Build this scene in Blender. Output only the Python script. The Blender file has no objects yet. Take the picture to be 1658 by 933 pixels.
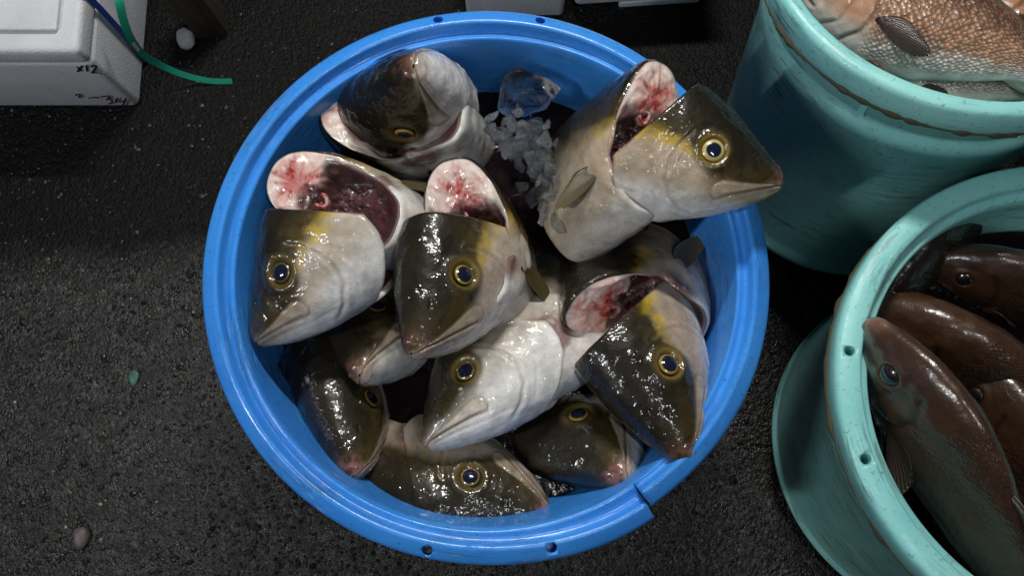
import bpy, math, random
import numpy as np
from mathutils import Vector, Matrix, noise as mnoise
random.seed(7); RNG = np.random.default_rng(7)
D = bpy.data; SC = bpy.context.scene; COL = SC.collection

# ------------------------------------------------------------------ camera, light, exposure
cd = D.cameras.new('camera'); cam = D.objects.new('camera', cd); COL.objects.link(cam)
cd.sensor_fit = 'HORIZONTAL'; cd.sensor_width = 36; cd.lens = 1361/1658*36
cd.clip_start = .02; cd.clip_end = 60
cam.location = (.0334, -.2082, 1.533); cam.rotation_euler = (math.radians(10), 0, 0)
SC.camera = cam

W = D.worlds.new('World'); SC.world = W; W.use_nodes = True
bg = W.node_tree.nodes['Background']; bg.inputs[0].default_value = (.80, .88, 1, 1); bg.inputs[1].default_value = .035

def area(name, loc, sx, sy, power, col, target=(0, 0, .4)):
    l = D.lights.new(name, 'AREA'); l.shape = 'RECTANGLE'; l.size = sx; l.size_y = sy; l.energy = power; l.color = col
    o = D.objects.new(name, l); COL.objects.link(o); o.location = loc
    o.rotation_euler = (Vector(target)-Vector(loc)).to_track_quat('-Z', 'Y').to_euler(); return o
area('tube_lamp', (.10, 1.35, 2.00), .60, .06, 38, (1, .97, .93))
area('tube_lamp', (-1.45, -.55, 1.85), .06, .60, 16, (.96, .98, 1), (.5, .1, .3))
area('tube_lamp', (.50, -.50, 2.70), .06, .60, 10, (.96, .98, 1))
vs = SC.view_settings; vs.view_transform = 'Standard'; vs.look = 'None'; vs.exposure = 0; vs.gamma = 1; vs.use_curve_mapping = False

# ------------------------------------------------------------------ helpers
def tag(o, label=None, cat=None, group=None, kind=None):
    if label: o['label'] = label
    if cat: o['category'] = cat
    if group: o['group'] = group
    if kind: o['kind'] = kind
    return o
def empty(name, loc=(0, 0, 0), label=None, cat=None, group=None):
    o = D.objects.new(name, None); COL.objects.link(o); o.location = loc; o.empty_display_size = .02
    return tag(o, label, cat, group)
def mesh_obj(name, V, F, mat, parent=None, smooth=True, col=None, uv=None):
    me = D.meshes.new(name); me.from_pydata([tuple(v) for v in V], [], [tuple(f) for f in F])
    if smooth: me.polygons.foreach_set('use_smooth', [True]*len(me.polygons))
    if col is not None:
        ca = me.color_attributes.new('Col', 'FLOAT_COLOR', 'POINT')
        c = np.ones((len(V), 4), np.float32); c[:, :3] = np.clip(col, 0, 1); ca.data.foreach_set('color', c.ravel())
    if uv is not None:
        ul = me.uv_layers.new(name='UVMap'); li = np.empty(len(me.loops), np.int32); me.loops.foreach_get('vertex_index', li)
        ul.data.foreach_set('uv', np.asarray(uv, np.float32)[li].ravel())
    me.materials.append(mat); me.update()
    o = D.objects.new(name, me); COL.objects.link(o)
    if parent is not None: o.parent = parent
    return o
def grid_faces(nr, nc, wrap=True, off=0, flip=False):
    F = []
    m = nc if wrap else nc-1
    for i in range(nr-1):
        for j in range(m):
            a = off+i*nc+j; b = off+i*nc+(j+1) % nc; c = b+nc; d = a+nc
            F.append((a, d, c, b) if flip else (a, b, c, d))
    return F
def sstep(a, b, x):
    t = np.clip((x-a)/(b-a), 0, 1); return t*t*(3-2*t)
def vnoise(P, seed=0):
    P = np.asarray(P, float); i = np.floor(P).astype(np.int64); f = P-i; f = f*f*(3-2*f)
    def h(a, b, c):
        n = (a*374761393+b*668265263+c*1274126177+seed*1013904223) & 0x7fffffff
        n = (n ^ (n >> 13))*1274126177 & 0x7fffffff
        return ((n ^ (n >> 16)) & 0xffff)/65535.
    r = 0
    for dx in (0, 1):
        for dy in (0, 1):
            for dz in (0, 1):
                w = (f[:, 0] if dx else 1-f[:, 0])*(f[:, 1] if dy else 1-f[:, 1])*(f[:, 2] if dz else 1-f[:, 2])
                r = r+w*h(i[:, 0]+dx, i[:, 1]+dy, i[:, 2]+dz)
    return r
def fbm(P, s, seed=0, o=3):
    P = np.asarray(P, float); r = 0; a = .5; t = 0
    for k in range(o): r = r+a*vnoise(P*s*2**k+17.3*k, seed+k); t += a; a *= .5
    return r/t
def mixc(c, d, m):
    m = np.asarray(m)[:, None]; return c*(1-m)+np.asarray(d)*m
def srgb(r, g, b):
    f = lambda u: (u/255/12.92 if u <= 10 else ((u/255+.055)/1.055)**2.4); return (f(r), f(g), f(b))

# ------------------------------------------------------------------ materials
class NT:
    def __init__(s, name):
        s.m = D.materials.new(name); s.m.use_nodes = True; s.t = s.m.node_tree; s.n = s.t.nodes; s.b = s.n['Principled BSDF']
    def new(s, ty, **k):
        n = s.n.new(ty)
        for a, v in k.items():
            if a in n.inputs: n.inputs[a].default_value = v
            else: setattr(n, a, v)
        return n
    def l(s, a, b): s.t.links.new(a, b)
    def set(s, **k):
        for a, v in k.items(): s.b.inputs[a.replace('_', ' ')].default_value = v
    def coord(s, kind='Object', scale=(1, 1, 1)):
        t = s.new('ShaderNodeTexCoord'); mp = s.new('ShaderNodeMapping'); mp.inputs['Scale'].default_value = scale
        s.l(t.outputs[kind], mp.inputs[0]); return mp.outputs[0]
    def noise(s, vec, sc, det=3, rough=.55, dist=0):
        n = s.new('ShaderNodeTexNoise'); n.inputs['Scale'].default_value = sc; n.inputs['Detail'].default_value = det
        n.inputs['Roughness'].default_value = rough; n.inputs['Distortion'].default_value = dist; s.l(vec, n.inputs['Vector']); return n.outputs['Fac']
    def voro(s, vec, sc, out='Distance', feat='F1', rnd=1):
        n = s.new('ShaderNodeTexVoronoi'); n.feature = feat; n.inputs['Scale'].default_value = sc; n.inputs['Randomness'].default_value = rnd
        s.l(vec, n.inputs['Vector']); return n.outputs[out]
    def ramp(s, fac, pts):
        n = s.new('ShaderNodeValToRGB'); cr = n.color_ramp
        while len(cr.elements) < len(pts): cr.elements.new(.5)
        for e, (p, c) in zip(cr.elements, pts): e.position = p; e.color = (c if len(c) == 4 else (*c, 1)) if hasattr(c, '__len__') else (c, c, c, 1)
        s.l(fac, n.inputs[0]); return n.outputs[0]
    def mix(s, fac, a, b, mode='MIX'):
        n = s.new('ShaderNodeMix'); n.data_type = 'RGBA'; n.blend_type = mode
        for sock, v in ((n.inputs[0], fac), (n.inputs[6], a), (n.inputs[7], b)):
            if hasattr(v, 'links'): s.l(v, sock)
            elif hasattr(v, '__len__'): sock.default_value = (*v, 1) if len(v) == 3 else v
            else: sock.default_value = v
        return n.outputs[2]
    def math(s, op, a, b=0, c=None):
        n = s.new('ShaderNodeMath'); n.operation = op
        for i, v in enumerate((a, b) if c is None else (a, b, c)):
            if hasattr(v, 'links'): s.l(v, n.inputs[i])
            else: n.inputs[i].default_value = v
        return n.outputs[0]
    def bump(s, h, st, dist=.01, prev=None):
        n = s.new('ShaderNodeBump'); n.inputs['Strength'].default_value = st; n.inputs['Distance'].default_value = dist; s.l(h, n.inputs['Height'])
        if prev is not None: s.l(prev, n.inputs['Normal'])
        return n.outputs[0]

def m_skin():
    k = NT('wet_fish_skin'); at = k.new('ShaderNodeVertexColor', layer_name='Col'); v = k.coord()
    n = k.noise(v, 45, 4, .6); f = k.noise(v, 900, 2, .6)
    c = k.mix(1, at.outputs[0], k.ramp(n, [(.25, .72), (.75, 1.25)]), 'MULTIPLY')
    c = k.mix(1, c, k.ramp(f, [(.3, .82), (.7, 1.15)]), 'MULTIPLY')
    k.l(c, k.b.inputs['Base Color'])
    k.l(k.ramp(k.noise(v, 60, 3), [(.3, .30), (.75, .5)]), k.b.inputs['Roughness'])
    b = k.bump(k.noise(v, 26, 4, .55, .4), .35, .006); b = k.bump(k.noise(v, 260, 3, .6), .28, .0012, b)
    k.l(b, k.b.inputs['Normal'])
    k.set(Coat_Weight=1., Coat_Roughness=.03, Coat_IOR=1.42, Specular_IOR_Level=.18)
    b2 = k.bump(k.noise(v, 38, 2, .5, .6), .55, .008); b2 = k.bump(k.noise(v, 130, 2, .5, .5), .42, .0030, b2)
    k.l(b2, k.b.inputs['Coat Normal']); return k.m
def m_flesh():
    k = NT('cut_fish_flesh'); at = k.new('ShaderNodeVertexColor', layer_name='Col'); v = k.coord()
    c = k.mix(1, at.outputs[0], k.ramp(k.noise(v, 220, 4, .65), [(.25, .84), (.75, 1.1)]), 'MULTIPLY')
    k.l(c, k.b.inputs['Base Color']); k.set(Roughness=.32, Coat_Weight=.6, Coat_Roughness=.1)
    k.b.inputs['Subsurface Weight'].default_value = .18; k.b.inputs['Subsurface Radius'].default_value = (.012, .004, .003); k.b.inputs['Subsurface Scale'].default_value = .5
    b = k.bump(k.noise(v, 70, 3, .5), .3, .005); b = k.bump(k.noise(v, 400, 3), .25, .0012, b); k.l(b, k.b.inputs['Normal']); return k.m
def m_simple(name, col, rough=.4, coat=0., **kw):
    k = NT(name); k.set(Base_Color=(*col, 1), Roughness=rough, Coat_Weight=coat, **kw); return k.m
def m_iris():
    k = NT('fish_eye_iris'); at = k.new('ShaderNodeVertexColor', layer_name='Col'); k.l(at.outputs[0], k.b.inputs['Base Color'])
    k.set(Roughness=.3, Coat_Weight=1, Coat_Roughness=.02); return k.m
def m_fin():
    k = NT('wet_fin_membrane'); at = k.new('ShaderNodeVertexColor', layer_name='Col'); v = k.coord()
    k.l(at.outputs[0], k.b.inputs['Base Color']); k.set(Roughness=.35, Coat_Weight=.6, Coat_Roughness=.1)
    k.l(k.bump(k.noise(v, 300, 3), .3, .001), k.b.inputs['Normal']); return k.m
def m_plastic(name, base, dark, worn, grime, uscale=1., edge=(.0, .0), spec=.5, rough=.28):
    """tub plastic: UV u = metres round the rim, v = metres along the profile"""
    k = NT(name); uv = k.coord('UV'); ob = k.coord()
    big = k.noise(ob, 6, 4, .6)
    c = k.mix(k.ramp(big, [(.3, 0), (.7, 1)]), base, dark)
    sp = k.new('ShaderNodeSeparateXYZ'); k.l(uv, sp.inputs[0])
    # long scuffs run round the tub
    uvs = k.coord('UV', (9, 130, 1)); sc = k.ramp(k.noise(uvs, 1, 6, .7, .6), [(.51, 0), (.60, 1)])
    ptch = k.ramp(k.noise(ob, 7, 3, .6), [(.46, 0), (.62, 1)])
    v0, v1 = edge
    band = k.ramp(k.math('SUBTRACT', sp.outputs[1], v0), [(0, 0), (.004, 1), (max(.006, v1-v0-.004), 1), (max(.01, v1-v0), 0)])
    m = k.math('MULTIPLY', k.math('MULTIPLY', sc, ptch), band)
    c = k.mix(k.math('MULTIPLY', m, .6), c, grime)
    uvw = k.coord('UV', (40, 300, 1)); wr = k.ramp(k.noise(uvw, 1, 5, .7), [(.55, 0), (.66, 1)])
    c = k.mix(k.math('MULTIPLY', k.math('MULTIPLY', k.math('MULTIPLY', wr, ptch), band), .45), c, worn)
    spk = k.ramp(k.noise(ob, 140, 4, .7), [(.60, 0), (.68, 1)])
    c = k.mix(k.math('MULTIPLY', spk, .55), c, grime)
    k.l(c, k.b.inputs['Base Color'])
    k.l(k.ramp(k.noise(ob, 30, 4, .6), [(.3, rough-.08), (.7, rough+.2)]), k.b.inputs['Roughness'])
    k.set(Specular_IOR_Level=spec)
    b = k.bump(k.noise(ob, 14, 3), .12, .01); b = k.bump(k.noise(ob, 260, 3, .6), .12, .0015, b); b = k.bump(sc, .12, .0006, b)
    k.l(b, k.b.inputs['Normal']); return k.m
def m_ground():
    k = NT('wet_asphalt'); v = k.coord()
    cells = k.mix(.5, k.voro(v, 120, 'Color'), k.voro(v, 260, 'Color')); g = k.new('ShaderNodeRGBToBW'); k.l(cells, g.inputs[0])
    c = k.ramp(g.outputs[0], [(.25, (.003, .003, .0028)), (.5, (.009, .0088, .008)), (.68, (.022, .020, .017)), (.8, (.07, .064, .054))])
    pit = k.ramp(k.noise(v, 70, 4, .65), [(.3, .35), (.65, 1.15)])
    c = k.mix(1, c, pit, 'MULTIPLY')
    stain = k.ramp(k.noise(v, 3.2, 5, .6), [(.35, .55), (.7, 1.25)]); c = k.mix(1, c, stain, 'MULTIPLY')
    sp = k.new('ShaderNodeSeparateXYZ'); k.l(v, sp.inputs[0])
    back_strip = k.ramp(k.math('ADD', sp.outputs[1], k.math('MULTIPLY', k.noise(v, 5, 4, .6), .16)), [(.14, 0), (.24, 1)])      # colour goes to a plain near-black, less glossy strip towards the back
    c = k.mix(back_strip, c, k.mix(.85, c, (.0035, .0035, .0035)))
    k.l(c, k.b.inputs['Base Color'])
    k.l(k.mix(back_strip, k.ramp(k.noise(v, 28, 4, .6), [(.3, .22), (.62, .6)]), (.5, .5, .5)), k.b.inputs['Roughness'])
    d = k.voro(v, 120); h = k.math('SUBTRACT', 1, d); h2 = k.math('SUBTRACT', 1, k.voro(v, 260))
    b = k.bump(k.noise(v, 40, 4, .6), .2, .008); b = k.bump(h, .4, .005, b); b = k.bump(h2, .5, .003, b); b = k.bump(k.noise(v, 700, 3), .4, .0012, b)
    k.l(b, k.b.inputs['Normal']); k.l(k.mix(back_strip, (.5, .5, .5), (.12, .12, .12)), k.b.inputs['Specular IOR Level']); return k.m
def m_foam(name='white_polystyrene', tint=(.56, .58, .61)):
    k = NT(name); v = k.coord()
    c = k.ramp(k.noise(v, 18, 4, .6), [(.3, tuple(x*.86 for x in tint)), (.7, tint)])
    spk = k.ramp(k.noise(v, 70, 4, .75), [(.66, 0), (.76, 1)]); c = k.mix(k.math('MULTIPLY', spk, .35), c, (.25, .23, .2))
    k.l(c, k.b.inputs['Base Color']); k.set(Roughness=.55)
    b = k.bump(k.voro(v, 260), .25, .002); k.l(b, k.b.inputs['Normal']); return k.m
def m_ice():
    k = NT('clear_ice'); v = k.coord(); k.set(Base_Color=(.97, .98, 1, 1), Roughness=.03, IOR=1.31, Transmission_Weight=1.0)
    b = k.bump(k.noise(v, 60, 4, .6), .8, .009); k.l(b, k.b.inputs['Normal'])
    return k.m
def m_ice2():
    k = NT('crushed_ice'); v = k.coord(); k.set(Base_Color=(.9, .94, .97, 1), Roughness=.05, IOR=1.31, Transmission_Weight=.95)
    b = k.bump(k.noise(v, 3, 3, .6), .5, .3); k.l(b, k.b.inputs['Normal'])
    return k.m
def m_water_and_fill():
    k = NT('bloody_water_and_fill'); v = k.coord()
    k.l(k.ramp(k.noise(v, 9, 4), [(.35, (.004, .003, .004)), (.75, (.014, .004, .005))]), k.b.inputs['Base Color'])
    k.set(Roughness=.12, IOR=1.33, Specular_IOR_Level=.35, Transmission_Weight=.0)
    b = k.bump(k.noise(v, 40, 3, .5, .6), .30, .006); k.l(b, k.b.inputs['Normal']); return k.m
def m_scales(name):
    k = NT(name); at = k.new('ShaderNodeVertexColor', layer_name='Col'); uv = k.coord('UV', (1, 1, 1)); v = k.coord()
    al = k.new('ShaderNodeSeparateColor'); 
    ms = k.new('ShaderNodeVertexColor', layer_name='Mask')
    d = k.voro(uv, 1, 'Distance', 'F1', .55)
    e = k.ramp(d, [(.25, 1.18), (.55, .5)])
    e = k.mix(ms.outputs[0], (1, 1, 1), e)
    c = k.mix(1, at.outputs[0], e, 'MULTIPLY'); c = k.mix(1, c, k.ramp(k.noise(v, 60, 4, .65), [(.25, .7), (.75, 1.25)]), 'MULTIPLY')
    k.l(c, k.b.inputs['Base Color'])
    k.set(Roughness=.33, Coat_Weight=.55, Coat_Roughness=.12)
    hm = k.math('MULTIPLY', k.math('SUBTRACT', 1, d), ms.outputs[0])
    b = k.bump(k.noise(v, 35, 3), .3, .006); b = k.bump(hm, .7, .0035, b); b = k.bump(k.noise(v, 400, 2), .25, .001, b); k.l(b, k.b.inputs['Normal'])
    b2 = k.bump(hm, .5, .003); b2 = k.bump(k.noise(v, 90, 3, .6), .4, .003, b2); k.l(b2, k.b.inputs['Coat Normal'])
    return k.m
M = dict(skin=m_skin(), flesh=m_flesh(), iris=m_iris(), fin=m_fin(), ground=m_ground(), foam=m_foam(), ice=m_ice(), ice2=m_ice2(), water_and_fill=m_water_and_fill(), scales=m_scales('sea_bream_scales'),
  pupil=m_simple('fish_pupil', (.006, .009, .024), .12, 1., Coat_Roughness=.02),
  blue=m_plastic('blue_tub_plastic', (.045, .27, .74), (.03, .20, .64), (.32, .55, .85), (.03, .07, .075), edge=(0, 5), rough=.2),
  teal=m_plastic('teal_tub_plastic', (.29, .63, .59), (.18, .50, .50), (.55, .78, .75), (.05, .07, .035), edge=(0, 5), rough=.35),
  ink=m_simple('black_marker_ink', (.012, .012, .014), .5), red=m_simple('red_marker_ink', (.45, .03, .03), .5),
  strap=m_simple('green_strap_plastic', (.02, .30, .19), .3, .3), bstrap=m_simple('navy_strap_plastic', (.012, .03, .16), .35),
  scuff=m_simple('white_scuffed_print', (.62, .66, .64), .6))

# ------------------------------------------------------------------ ground
def make_ground():
    n = 2; V = [(-4, -4, 0), (4, -4, 0), (4, 4, 0), (-4, 4, 0)]
    g = mesh_obj('ground', V, [(0, 1, 2, 3)], M['ground'], smooth=False); tag(g, kind='structure')
make_ground()

# ------------------------------------------------------------------ tubs
def lathe(profile, nseg, warp=None):
    """closed thick-walled surface of revolution; returns V, F, UV"""
    prof = np.array(profile, float); seg = np.r_[0, np.cumsum(np.linalg.norm(np.diff(prof, axis=0), axis=1))]
    V = []; UV = []
    for j in range(nseg):
        a = 2*math.pi*j/nseg
        for (r, z), s in zip(prof, seg):
            if warp: r, z = warp(r, z, a)
            V.append((r*math.cos(a), r*math.sin(a), z)); UV.append((a*.36, s))
    n = len(prof); F = []
    for j in range(nseg):
        k = (j+1) % nseg
        for i in range(n-1): F.append((j*n+i, k*n+i, k*n+i+1, j*n+i+1))
    return V, F, UV
def drill(o, holes):
    """cut real holes through the rim, holes: (angle, radius, size)"""
    cuts = []
    for a, r, s, zt in holes:
        m = 14; V = []; 
        for z in (zt-.03, zt+.02):
            for q in range(m):
                t = 2*math.pi*q/m; V.append((r*math.cos(a)+s*math.cos(t), r*math.sin(a)+s*math.sin(t), z))
        F = [(q, (q+1) % m, m+(q+1) % m, m+q) for q in range(m)]+[tuple(range(m-1, -1, -1)), tuple(range(m, 2*m))]
        c = mesh_obj('cut', V, F, M['blue'], smooth=False); c.location = o.location; c.rotation_euler = o.rotation_euler; c.parent = o.parent; cuts.append(c)
        md = o.modifiers.new('hole', 'BOOLEAN'); md.operation = 'DIFFERENCE'; md.object = c; md.solver = 'EXACT'
    dg = bpy.context.evaluated_depsgraph_get(); dg.update()
    me = D.meshes.new_from_object(o.evaluated_get(dg)); o.modifiers.clear(); o.data = me
    for c in cuts: D.objects.remove(c)

BLUE = [(.0, .004), (.27, .004), (.283, .012), (.322, .40), (.327, .43), (.343, .437), (.3555, .447), (.3585, .449), (.3605, .453), (.3612, .461), (.3598, .467), (.3565, .4695),
        (.3505, .4735), (.3435, .4775), (.3405, .4790), (.3375, .4780), (.3358, .4755), (.3338, .4665), (.3325, .4642), (.3300, .4632), (.3270, .4634), (.3248, .4646), (.3228, .4652), (.3208, .4642), (.3192, .4610),
        (.3175, .452), (.309, .38), (.272, .03), (.266, .02), (.0, .02)]
CR = math.radians(-55.5)     # where the rim has cracked
def bwarp(r, z, a):
    d = (a-CR+math.pi) % (2*math.pi)-math.pi
    w = 0 if r < .316 else min(1, (r-.316)/.02)
    if d < 0:
        k = math.exp(-((d/.42)**2)); r += .009*k*w; z -= .008*k*w
    else:
        k = math.exp(-((d/.35)**2)); r -= .006*k*w; z += .003*k*w
    r *= 1+.004*math.cos(2*a+.7)*1.0; z += .0015*math.sin(3*a)
    return r, z
def make_blue():
    e = empty('fish_tub', (0, 0, 0), 'big round blue plastic tub full of cut fish with a cracked rim', 'tub')
    # ring opened at the crack
    prof = BLUE; n = len(prof); ns = 288; eps = .0085
    seg = np.r_[0, np.cumsum(np.linalg.norm(np.diff(np.array(prof), axis=0), axis=1))]
    V = []; UV = []
    rim0 = 4; rim1 = 22    # profile indices split by the crack
    A = [CR+eps*.5*(1 if j == 0 else 0)+(2*math.pi-0)*(j/ns) for j in range(ns+1)]
    for j in range(ns+1):
        a = CR+2*math.pi*j/ns
        for i, (r, z) in enumerate(prof):
            aa = a
            if rim0 <= i <= rim1:
                g = .012*max(0, min(1, (r-.316)/.03))
                if j == 0: aa = CR+g*.5
                if j == ns: aa = CR-g*.5
            q = aa if j not in (0, ns) else (CR+1e-5 if j == 0 else CR-1e-5)
            rr, zz = bwarp(r, z, q) if rim0 <= i <= rim1 else bwarp(r, z, a) if i not in (3, 23) else (r, z)
            V.append((rr*math.cos(aa), rr*math.sin(aa), zz)); UV.append((a*.36, seg[i]))
    F = []
    for j in range(ns):
        for i in range(n-1):
            F.append((j*n+i, (j+1)*n+i, (j+1)*n+i+1, j*n+i+1))
    # close both torn ends of the rim and weld the rest
    F.append(tuple(range(rim1+1, rim0-2, -1))); F.append(tuple(ns*n+i for i in range(rim0-1, rim1+2)))
    o = mesh_obj('tub_shell', V, F, M['blue'], e, uv=UV)
    import bmesh
    bm = bmesh.new(); bm.from_mesh(o.data); bmesh.ops.remove_doubles(bm, verts=bm.verts, dist=2e-5); bmesh.ops.recalc_face_normals(bm, faces=bm.faces)
    bm.to_mesh(o.data); bm.free()
    e.scale = (1.004, 1.004, 1.022)
    return e, o
blue, shell = make_blue()
def px(x, y, z):
    """where a sight line of the photograph meets height z (used to read positions off the photograph)"""
    c, s = math.cos(math.radians(10)), math.sin(math.radians(10))
    a = (x-829)/1361; b = -(y-466.5)/1361
    d = Vector((a, b*c+s, b*s-c)); k = (z-1.533)/d.z
    return Vector((.0334, -.2082, 1.533))+d*k
hs = []
for (hx, hy) in ((709, 30), (875, 32), (694, 881), (893, 886)):
    p = px(hx, hy, .484); hs.append((math.atan2(p.y, p.x), .3490, .0066, .474))
drill(shell, hs)

def teal_profile(R, Rb, H, fw=.028):
    d = fw-.028
    return [(0, .004), (Rb-.02, .004), (Rb-.004, .008), (Rb, .018), (Rb+.001, .03), (Rb-.004, .034), (Rb-.003, .05),
      (R-.030, H-.125), (R-.0255, H-.122), (R-.0255, H-.098), (R-.0295, H-.095), (R-.0290, H-.085), (R-.0245, H-.082), (R-.0235, H-.052), (R-.020, H-.047),
      (R-.012, H-.043), (R-.0105, H-.044), (R-.0035, H-.040), (R-.001, H-.036), (R, H-.010), (R-.002, H-.003), (R-.006, H), (R-.028-d, H+.001), (R-.0315-d, H-.001), (R-.0335-d, H-.006), (R-.0345-d, H-.016),
      (R-.037-d, H-.018), (R-.043-d, H-.0175), (R-.0455-d, H-.020), (R-.047-d, H-.03), (Rb-.012, .04), (Rb-.02, .024), (0, .02)]
def make_teal(c, tilt, R, Rb, H, label, fw=.028):
    ax = Vector((tilt[0], tilt[1], 1)).normalized(); z = Rb*math.sqrt(max(0, 1-ax.z**2))
    e = empty('fish_tub', (c[0], c[1], z), label, 'tub', 'teal fish tubs'); e.rotation_mode = 'QUATERNION'; e.rotation_quaternion = Vector((0, 0, 1)).rotation_difference(ax)
    V, F, UV = lathe(teal_profile(R, Rb, H, fw), 224); o = mesh_obj('tub_shell', V, F, M['teal'], e, uv=UV)
    return e, o
TA, tA = make_teal((.6113, .2650), (.013, .293), .2534, .2185, .4907, 'teal plastic tub holding scaly pink-brown fish, tilted back behind the blue tub', fw=.018)
TB, tB = make_teal((.7680, -.2290), (-.037, .1446), .3175, .2830, .4657, 'teal plastic tub of dark brown fish with two holes in its pale rim')
bpy.context.view_layer.update()
hb = []
for (hx, hy) in ((1377, 568), (1401, 745)):
    p = TB.matrix_world.inverted()@px(hx, hy, .485); hb.append((math.atan2(p.y, p.x), .3175-.016, .0066, .4657))
drill(tB, hb)
# grime packed into the seam under each teal lip
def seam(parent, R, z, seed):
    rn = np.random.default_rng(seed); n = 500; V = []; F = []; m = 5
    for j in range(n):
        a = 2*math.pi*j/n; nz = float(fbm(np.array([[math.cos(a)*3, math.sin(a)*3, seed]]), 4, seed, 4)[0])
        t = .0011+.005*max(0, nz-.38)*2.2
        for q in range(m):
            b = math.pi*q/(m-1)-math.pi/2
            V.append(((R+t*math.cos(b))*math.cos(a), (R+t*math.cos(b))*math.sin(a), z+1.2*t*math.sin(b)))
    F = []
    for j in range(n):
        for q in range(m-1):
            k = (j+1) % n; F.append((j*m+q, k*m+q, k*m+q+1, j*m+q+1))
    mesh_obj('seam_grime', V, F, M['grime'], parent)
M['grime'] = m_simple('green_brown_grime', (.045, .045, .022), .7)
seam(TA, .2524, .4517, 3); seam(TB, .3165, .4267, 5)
# moulded rib on the far tub's wall
for a in (-1.28, -2.2):
    V = []
    r0, r1, z0, z1 = .2240, .2310, .405, .444
    for r in (r0, r1):
        for z in (z0, z1):
            for s in (-.0045, .0045): V.append((r*math.cos(a)-s*math.sin(a), r*math.sin(a)+s*math.cos(a), z))
    F = [(0, 1, 3, 2), (4, 6, 7, 5), (0, 4, 5, 1), (2, 3, 7, 6), (0, 2, 6, 4), (1, 5, 7, 3)]
    mesh_obj('lip_rib', V, F, M['teal'], TA, smooth=False)

# ------------------------------------------------------------------ water in the blue tub, added dark fill in the teal ones
def make_water_and_fill(R, loc):
    n = 120; V = [(0, 0, 0)]; F = []
    for q in range(1, 13):
        for j in range(n):
            a = 2*math.pi*j/n; V.append((R*q/12*math.cos(a), R*q/12*math.sin(a), 0))
    for j in range(n): F.append((0, 1+j, 1+(j+1) % n))
    for q in range(11):
        for j in range(n):
            F.append((1+q*n+j, 1+(q+1)*n+j, 1+(q+1)*n+(j+1) % n, 1+q*n+(j+1) % n))
    o = mesh_obj('water_and_fill', V, F, M['water_and_fill']); o.location = loc; tag(o, kind='structure')
make_water_and_fill(.3045, (0, 0, .335)); make_water_and_fill(.262, (.757, -.181, .36)); make_water_and_fill(.19, (.616, .370, .40))  # last two: dark discs added to blacken the insides of the teal tubs

# ------------------------------------------------------------------ amberjack: head and trunk share one set of body curves (head length = 1)
def curve(pts):
    xs, ys = zip(*pts)
    def f(x): 
        x = np.asarray(x, float)
        # monotone-ish cubic (Catmull-Rom on the control points)
        xs_ = np.array(xs); ys_ = np.array(ys); m = np.gradient(ys_, xs_)
        i = np.clip(np.searchsorted(xs_, x)-1, 0, len(xs_)-2); h = xs_[i+1]-xs_[i]; t = np.clip((x-xs_[i])/h, 0, 1)
        return (2*t**3-3*t**2+1)*ys_[i]+(t**3-2*t**2+t)*h*m[i]+(-2*t**3+3*t**2)*ys_[i+1]+(t**3-t**2)*h*m[i+1]
    return f
ZT = curve([(0, -.012), (.012, .028), (.04, .062), (.1, .115), (.2, .195), (.3, .270), (.42, .35), (.53, .408), (.64, .455), (.8, .50), (1.0, .53), (1.3, .55), (1.7, .53), (2.2, .40), (2.8, .2)])
ZB = curve([(0, -.022), (.012, -.062), (.04, -.095), (.1, -.148), (.2, -.215), (.35, -.295), (.5, -.355), (.62, -.395), (.8, -.425), (1.0, -.435), (1.3, -.44), (1.7, -.42), (2.2, -.33), (2.8, -.16)])
WD = curve([(0, 0.013), (.012, 0.049), (.04, 0.081), (.1, 0.121), (.2, 0.167), (.35, 0.221), (.5, 0.257), (.65, 0.279), (.85, 0.289), (1.0, 0.294), (1.3, 0.297), (1.7, 0.270), (2.2, 0.184), (2.8, 0.054)])
def body_pt(x, phi):
    zt, zb, w = ZT(x), ZB(x), WD(x); zm = zb+(zt-zb)*.43
    c, s = np.cos(phi), np.sin(phi)
    up = c > 0
    z = np.where(up, zm+(zt-zm)*c, zm-(zm-zb)*np.abs(c)**1.0)
    y = w*np.sign(s)*np.where(up, np.abs(s)**(1.12-.30*sstep(.25, .7, x)), np.abs(s)**.92)
    return np.stack([x, y, z], -1)
CUT0 = np.array([.64, .46]); CUT1 = np.array([1.0, -.07])
def xend(phi):
    """rear edge of the head: straight knife cut from nape to gill, then the rounded gill cover"""
    ph = np.abs(phi); x = np.full_like(ph, .8)
    for _ in range(60):
        z = body_pt(x, ph)[:, 2]; xt = CUT0[0]+(CUT0[1]-z)/(CUT0[1]-CUT1[1])*(CUT1[0]-CUT0[0]); x = .6*x+.4*xt
    z = body_pt(x, ph)[:, 2]
    ga = np.interp(ph, np.radians([100, 108, 118, 130, 142, 155, 168, 180]), [1.01, 1.005, .99, .95, .88, .80, .72, .66])
    k = sstep(np.radians(94), np.radians(104), ph)
    return x*(1-k)+ga*k
def seg_d(x, z, pl):
    d = np.full(x.shape, 9.)
    for (a, b), (c, e) in zip(pl[:-1], pl[1:]):
        ux, uz = c-a, e-b; t = np.clip(((x-a)*ux+(z-b)*uz)/(ux*ux+uz*uz), 0, 1)
        d = np.minimum(d, np.hypot(x-a-t*ux, z-b-t*uz))
    return d
def poly_sd(x, z, pl):
    d = seg_d(x, z, list(pl)+[pl[0]]); ins = np.zeros(x.shape, bool)
    for (a, b), (c, e) in zip(pl, list(pl[1:])+[pl[0]]):
        cr = ((b > z) != (e > z)) & (x < (c-a)*(z-b)/((e-b) if abs(e-b) > 1e-9 else 1e-9)+a); ins ^= cr
    return np.where(ins, d, -d)
MOUTH = [(0, -.03), (.03, -.036), (.10, -.066), (.20, -.108), (.29, -.146), (.35, -.175)]
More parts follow.
